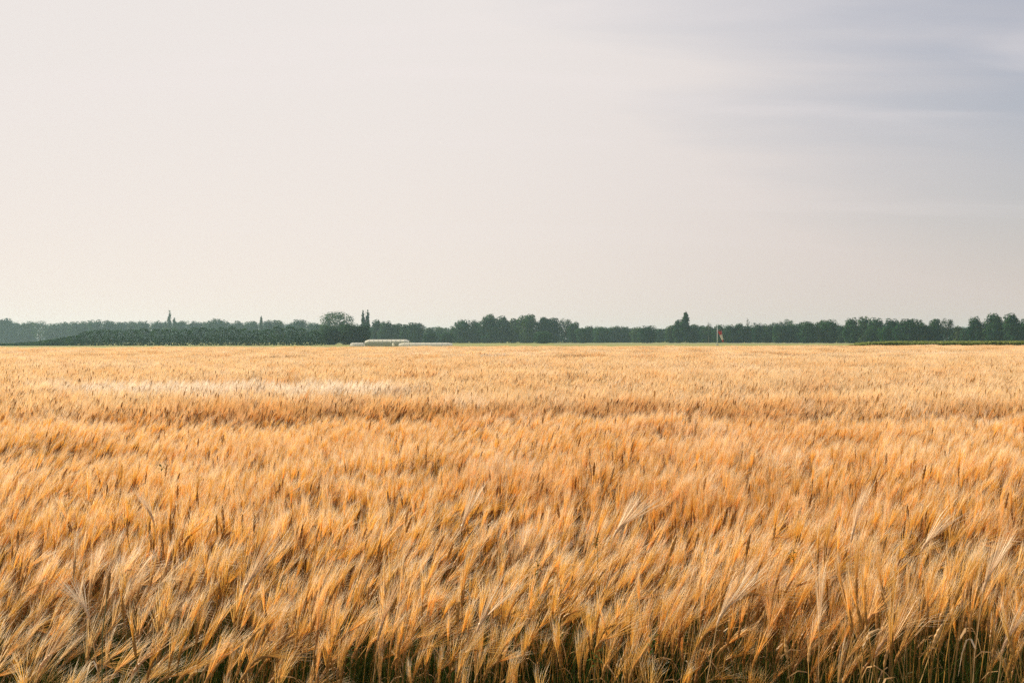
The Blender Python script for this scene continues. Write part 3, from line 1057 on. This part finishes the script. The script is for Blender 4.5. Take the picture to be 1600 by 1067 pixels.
# ------------------------------------------------------------------ green maize field and meadow plants beyond the barley
M_CROP = leaf_mat('maize_leaf', (0.16, 0.20, 0.055), (0.26, 0.29, 0.09), 0.5, 0.35, use_obj=False)
r = np.random.default_rng(31)
mb = MB()
n = 42000
yy = 152 + 130 * r.random(n) ** 2.4
xl = (1342 - 800) / F * yy + 3 * (vnoise(yy, yy * 0, 6.0) - 0.5)
xx = xl + r.random(n) * ((1640 - 1342) / F * yy)
rowx = np.round(yy / 0.8) * 0.8
yy = rowx + r.normal(0, 0.1, n)
hh = (1.04 + 0.38 * fbm(xx, yy, 2.5, 2.0)) * np.interp(xx - xl, [0, 7], [0.72, 1.0]) * np.where(r.random(n) < 0.6, r.uniform(0.75, 1.0, n), r.uniform(0.1, 0.9, n))
P = np.stack([xx, yy, hh], 1)
Nn = np.stack([r.normal(0, 0.6, n), r.normal(0, 0.6, n) - 0.2, r.uniform(0.2, 1, n)], 1)
Nn /= np.linalg.norm(Nn, axis=1)[:, None]
mb.quads(leaf_quads(P, Nn, 0.19, r))
mz = mb.obj('maize_crop', M_CROP)
tag(mz, 'young green maize in a dense block beyond the barley at right', 'maize', kind='stuff')

M_VERGE = leaf_mat('verge_grass_blade', (0.20, 0.20, 0.06), (0.34, 0.28, 0.10), 0.7, 0.4, use_obj=False)
mb = MB()
n = 26000
yy = r.uniform(123, 145, n)
xx = r.uniform(-0.58, 0.58, n) * yy
hh = 0.25 * fbm(xx, yy, 3.0, 9.0) + 0.12
b0 = np.stack([xx, yy, np.zeros(n)], 1)
wv = np.stack([np.full(n, 0.045), np.zeros(n), np.zeros(n)], 1)
tip = b0 + np.stack([r.normal(0.06, 0.12, n), r.normal(0, 0.1, n), hh], 1)
mb.quads(np.stack([b0 - wv, b0 + wv, tip + wv * 0.4, tip - wv * 0.4], 1))
tag(mb.obj('verge_grass', M_VERGE), 'strip of rough yellow green grass beyond the barley', kind='stuff')

# ------------------------------------------------------------------ plastic tunnels
M_FILM = plain_mat('white_plastic_film', (0.96, 0.88, 0.76), 0.7, transl=0.45)
M_FILM2 = plain_mat('shaded_grey_green_film', (0.42, 0.42, 0.27), 0.5, transl=0.3)  # grey-green film; shade on the side facing the view is put into its colour
M_GALV = plain_mat('galvanised_tube', (0.45, 0.46, 0.47), 0.4, 0.8)


def tunnel(pxa, pxb, ytop, d, depth, roof_from, label, end_slope=0.07, side=M_FILM2):
    a = px_to_world(pxa, HOR(pxa), d)
    b = px_to_world(pxb, HOR(pxb), d)
    Lx = b.x - a.x
    H = EYE + (HOR((pxa + pxb) / 2) - ytop) * d / F
    root = empty('plastic_tunnel', ((a.x + b.x) / 2, a.y + depth / 2, 0), label, 'plastic tunnel', 'plastic tunnels in front of the trees')
    ns, nr = 40, 14

    def arch(u0, u1, k, zoff=0.0):
        V, Fq = [], []
        for i in range(ns + 1):
            s = i / ns
            x = (s - 0.5) * Lx
            e = min(s, 1 - s)
            hh = H * (0.80 + 0.20 * min(1, e / end_slope)) * (1 - 0.018 * (0.5 - 0.5 * math.cos(2 * math.pi * s * 10)))
            for j in range(k + 1):
                u = u0 + (u1 - u0) * j / k
                an = math.pi * u
                V.append((x, -math.cos(an) * depth / 2, hh * math.sin(an) ** 0.62 + zoff))
        for i in range(ns):
            for j in range(k):
                q = i * (k + 1) + j
                Fq.append((q, q + k + 1, q + k + 2, q + 1))
        return V, Fq
    m = MB()
    V, Fq = arch(roof_from, 1 - roof_from, nr)
    m.add(V, Fq)
    m.obj('roof_cover', M_FILM, root, smooth=True)
    m = MB()
    V, Fq = arch(0.0, roof_from, 6)
    m.add(V, Fq)
    m.obj('side_cover', side, root, smooth=True)
    m = MB()
    V, Fq = arch(1 - roof_from, 1.0, 6)
    m.add(V, Fq)
    m.obj('side_cover', side, root, smooth=True)
    for sg in (-1, 1):
        m = MB()
        V = [(sg * Lx / 2, -math.cos(math.pi * j / 16) * depth / 2, 0.80 * H * math.sin(math.pi * j / 16) ** 0.62) for j in range(17)]
        m.add(V, [tuple(range(17)) if sg > 0 else tuple(range(16, -1, -1))])
        m.obj('end_wall', side, root)
    m = MB()
    for i in range(0, 11):
        x = (i / 10 - 0.5) * (Lx + 0.06)
        e = min(i / 10, 1 - i / 10)
        hh = H * (0.80 + 0.20 * min(1, e / end_slope)) + 0.03
        P = [(x, -math.cos(math.pi * j / 16) * (depth / 2 + 0.03), hh * math.sin(math.pi * j / 16) ** 0.62) for j in range(17)]
        m.tube(P, [0.022] * 17, 5)
    m.obj('hoop_frame', M_GALV, root)
    return root


tunnel(569, 638, 530.3, 292, 6.5, 0.20, 'largest white roofed plastic tunnel with grey green sides, in the middle')
tunnel(547, 568, 535.4, 286, 3.2, 0.10, 'smallest pale plastic tunnel, at the left end of the tunnels', side=M_FILM)
tunnel(623, 706, 535.5, 283, 3.2, 0.10, 'long low white plastic tunnel at the right of the tunnels', side=M_FILM)


def tank(px, py, d, s, label):
    b = px_to_world(px, HOR(px), d)
    root = empty('water_tank', (b.x, b.y, 0), label, 'tank')
    m = MB()
    zt = EYE + (HOR(px) - py) * d / F
    P = [(0, 0, 0.1), (0, 0, 0.14), (0, 0, zt * 0.55), (0, 0, zt - 0.12), (0, 0, zt - 0.02)]
    m.tube(P, [s * 0.48, s * 0.5, s * 0.5, s * 0.48, s * 0.3], 14)
    m.obj('tank_body', M_FILM, root, smooth=True)
    m = MB()
    m.box((0, 0, 0.05), (s * 1.1, s * 1.1, 0.09))
    m.obj('pallet', M_BARK, root)
    m = MB()
    m.tube([(0, 0, zt - 0.02), (0, 0, zt + 0.04)], [s * 0.16, s * 0.15], 10)
    m.obj('cap', M_GALV, root)


tank(614.5, 535.8, 280, 0.62, 'small white tank standing against the front of the largest tunnel')
tank(551, 538.0, 280, 0.55, 'small white tank in front of the smallest tunnel')

# ------------------------------------------------------------------ windsock
D = 300
b = px_to_world(1120.8, HOR(1120.8), D)
ws = empty('windsock', (b.x, b.y, 0), 'red and white windsock hanging slack from a tall pale pole', 'windsock')
zt = EYE + (HOR(1120) - 508.5) * D / F
zs = EYE + (HOR(1120) - 517.5) * D / F
M_POLE = plain_mat('pale_painted_steel', (0.62, 0.66, 0.66), 0.4)
M_RED = plain_mat('red_sock_fabric', (0.42, 0.03, 0.03), 0.8, transl=0.3)
M_WHT = plain_mat('white_sock_fabric', (0.72, 0.66, 0.56), 0.8, transl=0.3)
m = MB()
m.tube([(0, 0, 0), (0, 0, zt * 0.5), (0, 0, zt)], [0.11, 0.09, 0.05], 10)
m.obj('pole', M_POLE, ws, smooth=True)
m = MB()
m.box((0, 0, 0.15), (0.7, 0.7, 0.3))
m.obj('base', M_GALV, ws)
# ring arm
m = MB()
m.tube([(0, 0, zs + 0.05), (0.35, -0.05, zs + 0.05), (0.95, -0.1, zs - 0.02)], [0.03, 0.03, 0.025], 6)
ring = [(0.75 + 0.55 * math.cos(a), -0.15 - 0.25 * math.sin(a), zs - 0.05 + 0.50 * math.sin(a)) for a in np.linspace(0, 2 * math.pi, 19)]
m.tube(ring, [0.04] * 19, 6, cap=False)
m.obj('hoop', M_RED, ws)
# the sock: a drooping tapered sleeve in bands
cx = np.array([[0.75, -0.15, zs - 0.05], [0.86, -0.2, zs - 0.55], [1.02, -0.25, zs - 1.05], [1.20, -0.28, zs - 1.6], [1.38, -0.3, zs - 2.15], [1.56, -0.3, zs - 2.65], [1.70, -0.3, zs - 3.2]])
cr = [0.52, 0.50, 0.43, 0.36, 0.31, 0.28, 0.24]


def sock(i0, i1, name, mt):
    k = 8
    tt = np.linspace(i0, i1, k)
    P = np.stack([np.interp(tt, range(7), cx[:, j]) for j in range(3)], 1)
    R = np.interp(tt, range(7), cr) * (1 + 0.05 * np.sin(tt * 9))
    m = MB()
    m.tube(P, R, 14, cap=False, flat=0.75)
    m.obj(name, mt, ws, smooth=True)


sock(0.0, 2.0, 'upper_red_band', M_RED)
sock(2.0, 4.9, 'white_band', M_WHT)
sock(4.9, 6.0, 'tip_red_band', M_RED)

# ------------------------------------------------------------------ single plants that stand out in the near barley
FEAT = [
    # px, py of the ear base, distance, lean direction deg (0 = right), nod, bleach, awn length, awn count, label
    (958, 838, 3.7, 5, 1.15, 0.85, 0.19, 60, 'large bleached barley head lying over to the right, palest in the middle foreground'),
    (1280, 985, 2.75, 60, 0.15, 0.55, 0.17, 40, 'upright fan shaped barley head with widely spread pale awns low at the right'),
    (140, 965, 2.8, 160, 1.0, 0.85, 0.12, 34, 'whitish barley head bent to the left beside the dark green stalk'),
    (1368, 1022, 2.7, 15, 1.05, 0.30, 0.16, 30, 'yellow barley head bowed right over a dark gap at the bottom right'),
    (1565, 1020, 2.7, 20, 0.9, 0.5, 0.16, 32, 'pale barley head bowed right at the bottom right corner'),
    (1120, 975, 2.9, 10, 0.95, 0.75, 0.19, 48, 'long pale barley head sweeping right in the lower middle right'),
    (745, 985, 2.9, 15, 0.95, 0.75, 0.18, 46, 'long pale barley head sweeping right just below the photo centre'),
    (60, 1050, 2.65, 30, 0.9, 0.4, 0.15, 30, 'barley head with short curved awns at the bottom left corner'),
    (205, 1058, 2.62, 20, 1.0, 0.35, 0.16, 30, 'orange barley head bowed right at the bottom left, right of the dark stalk'),
    (380, 925, 3.0, 25, 0.9, 0.5, 0.20, 40, 'barley head with long straight awns pointing up right at left centre'),
    (240, 815, 4.0, 200, 0.6, 0.9, 0.12, 40, 'small whitish barley head, a bright spot in the left middle ground'),
    (1440, 858, 3.5, 0, 1.1, 0.7, 0.17, 32, 'pale barley head lying flat to the right, at the right middle ground'),
    (1330, 845, 3.6, 35, 0.6, 0.6, 0.18, 50, 'dense pale tuft like barley head leaning up right at right middle ground'),
    (720, 830, 3.9, 30, 0.6, 0.7, 0.19, 50, 'pale tuft like barley head leaning up right just above the photo centre bottom'),
    (1535, 925, 3.1, 20, 0.8, 0.65, 0.19, 50, 'broad pale barley head leaning right near the right edge'),
    (590, 1000, 2.75, 35, 0.5, 0.3, 0.18, 40, 'golden barley head with a straight awn fan at the bottom, left of centre'),
]


def const_mats(bleach):
    out = []
    for nm, base, pale in (('awn', (0.78, 0.48, 0.20), (0.92, 0.76, 0.56)), ('ear', (0.5, 0.25, 0.075), (0.78, 0.56, 0.34)), ('stem', (0.55, 0.32, 0.09), (0.7, 0.5, 0.26)),
                       ('dry_leaf', (0.6, 0.38, 0.16), (0.85, 0.72, 0.52)), ('green_leaf', (0.16, 0.19, 0.035), (0.2, 0.24, 0.05))):
        c = tuple(a * (1 - bleach) + q * bleach for a, q in zip(base, pale))
        out.append(straw_mat('single_' + nm, c, c, c, 0.35, 0.08, var=0.0))
    return out


rf = np.random.default_rng(77)
for (px, py, d, deg, nod, bl, al, na, lab) in FEAT:
    d = max(d, 3.15)
    q = px_to_world(px, py, d)
    yaw = math.radians(deg)
    mats = const_mats(bl)
    full = MB()
    H = max(0.6, q.z)
    lean = 0.05
    # root so that the ear base sits at q
    P, E = bend_path(rf, H, 0.075, nod, lean, 5)
    off = P[-1]
    org = np.array([q.x - off[0] * math.cos(yaw), q.y - off[0] * math.sin(yaw), 0.0])
    st = rf.bit_generator.state
    plant(full, rf, (0, 0, 0), yaw, 0, lean, nod, na, 0.0015, height=H, awn_len=al, tips=False)
    root = empty('barley_plant', tuple(org), lab, 'barley plant', 'single barley heads that stand out')
    V = np.concatenate(full.v)
    fm = np.array(full.m)
    for mi, nm in enumerate(('awns', 'ear', 'stem', 'dry_leaf', 'green_leaf')):
        idx = np.where(fm == mi)[0]
        if not len(idx):
            continue
        chunks = [idx[q:q + 4] for q in range(0, len(idx), 4)] if nm.endswith('leaf') else [idx]
        for idx in chunks:
          sub = MB()
          used = {}
          vv, ff = [], []
          for k in idx:
            f2 = []
            for vi in full.f[k]:
                if vi not in used:
                    used[vi] = len(vv)
                    vv.append(V[vi])
                f2.append(used[vi])
            ff.append(tuple(f2))
          sub.add(vv, ff)
          sub.obj(nm, mats[mi], root)

# low green grass at the foot of the first rows
r = np.random.default_rng(41)
n = 30000
xx = r.uniform(-2.6, 2.6, n)
yy = r.uniform(2.75, 4.3, n)
keep = fbm(xx, yy, 0.5, 81.0) > 0.43
xx, yy = xx[keep], yy[keep]
n = len(xx)
b0 = np.stack([xx, yy, np.zeros(n)], 1)
hh = r.uniform(0.3, 0.70, n)
an = r.uniform(0, 6.28, n)
wv = np.stack([np.cos(an), np.sin(an), 0 * an], 1) * 0.0028
mid = b0 + np.stack([r.normal(0.0, 0.03, n), r.normal(0, 0.03, n), hh * 0.6], 1)
tip = mid + np.stack([r.normal(0.02, 0.06, n), r.normal(0, 0.06, n), hh * 0.4], 1)
mb = MB()
mb.quads(np.stack([b0 - wv, b0 + wv, mid + wv * 0.9, mid - wv * 0.9], 1))
mb.quads(np.stack([mid - wv * 0.9, mid + wv * 0.9, tip + wv * 0.15, tip - wv * 0.15], 1))
tag(mb.obj('green_undergrass', leaf_mat('undergrass_blade', (0.03, 0.055, 0.012), (0.08, 0.10, 0.022), 6, 0.35, use_obj=False)),
    'dark green grass growing low between the first barley stalks', kind='stuff')

# green weeds showing between the stalks
M_WEED = leaf_mat('weed_leaf', (0.035, 0.06, 0.015), (0.10, 0.13, 0.03), 20, 0.45, use_obj=False)
WEEDS = [(933, 815, 3.9, 0.03, 'small green leafy weed peeping out of the barley right of the photo centre'),
         (840, 850, 3.6, 0.028, 'tiny green weed half hidden in the barley just right of the photo centre'),
         (1240, 832, 3.7, 0.028, 'tiny green weed left of the pale tuft in the right middle ground'),
         (547, 985, 3.2, 0.035, 'bright green weed low between the stalks left of centre'),
         (1020, 965, 3.2, 0.04, 'dark green leafy weed in the gap low in the middle right'),
         (930, 990, 3.2, 0.04, 'dark green leafy weed left of the one in the middle right gap'),
         (238, 1034, 3.15, 0.03, 'bright green weed at the bottom left, right of the dark stalk'),
         (1290, 1040, 3.1, 0.04, 'dark green weed under the upright fan shaped head at bottom right'),
         (105, 1045, 3.1, 0.04, 'dark green weed in the shadow at the bottom left corner'),
         (252, 712, 6.2, 0.06, 'single green weed tip above the barley in the left middle distance')]
for px, py, d, s, lab in WEEDS:
    q = px_to_world(px, py, d)
    root = empty('green_weed', (q.x, q.y, 0), lab, 'weed', 'green weeds among the barley')
    m = MB()
    m.tube([(0, 0, 0), (0.01, 0, q.z * 0.5), (0, 0, q.z - 0.06)], [0.0016, 0.0013, 0.001], 5)
    m.obj('stem', M_WEED, root)
    m = MB()
    for k in range(8):
        a = k * 2.4
        z = q.z - 0.006 * k - 0.06
        dv = np.array([math.cos(a), math.sin(a), rf.uniform(-0.1, 0.7)])
        sv = np.array([-math.sin(a), math.cos(a), 0]) * s * 0.22
        b0 = np.array([0, 0, z])
        s2 = s * 0.75
        sv = sv * 0.6
        m.add([b0, b0 + dv * s2 * 0.5 + sv, b0 + dv * s2 + np.array([0, 0, -0.3 * s]), b0 + dv * s2 * 0.5 - sv], [(0, 1, 2, 3)])
    m.obj('leaves', M_WEED, root)
# dark stalk at the left
q = px_to_world(160, 1000, 3.0)
root = empty('dark_stalk', (q.x, q.y, 0), 'tall dark green stalk with a brown head at the lower left', 'weed')
zt2 = px_to_world(172, 935, 3.0).z
m = MB()
m.tube([(-0.02, 0, 0), (-0.005, 0, 0.45), (0.0, 0, zt2 - 0.10), (0.014, 0, zt2)], [0.0022, 0.002, 0.0018, 0.0016], 7)
m.obj('stem', plain_mat('dark_green_stem', (0.14, 0.15, 0.06), 0.6), root)
m = MB()
m.tube([(0.014, 0, zt2), (0.018, 0, zt2 + 0.03), (0.022, 0, zt2 + 0.07), (0.024, 0, zt2 + 0.08)], [0.003, 0.005, 0.0045, 0.0015], 8)
m.obj('seed_head', plain_mat('brown_seed_head', (0.28, 0.13, 0.035), 0.8), root)

# ------------------------------------------------------------------ haze
m, t = mat_new('air')
pv = t.nodes.new('ShaderNodeVolumePrincipled')
pv.inputs['Color'].default_value = (0.58, 0.86, 1.0, 1)
pv.inputs['Density'].default_value = 0.00019
pv.inputs['Anisotropy'].default_value = 0.3
o = t.nodes.new('ShaderNodeOutputMaterial')
t.links.new(pv.outputs[0], o.inputs['Volume'])
mb = MB()
mb.box((0, 0, 14.5), (5300, 5300, 31))
hzb = mb.obj('haze', m)
tag(hzb, 'thin pale haze lying over the fields', 'haze', kind='stuff')
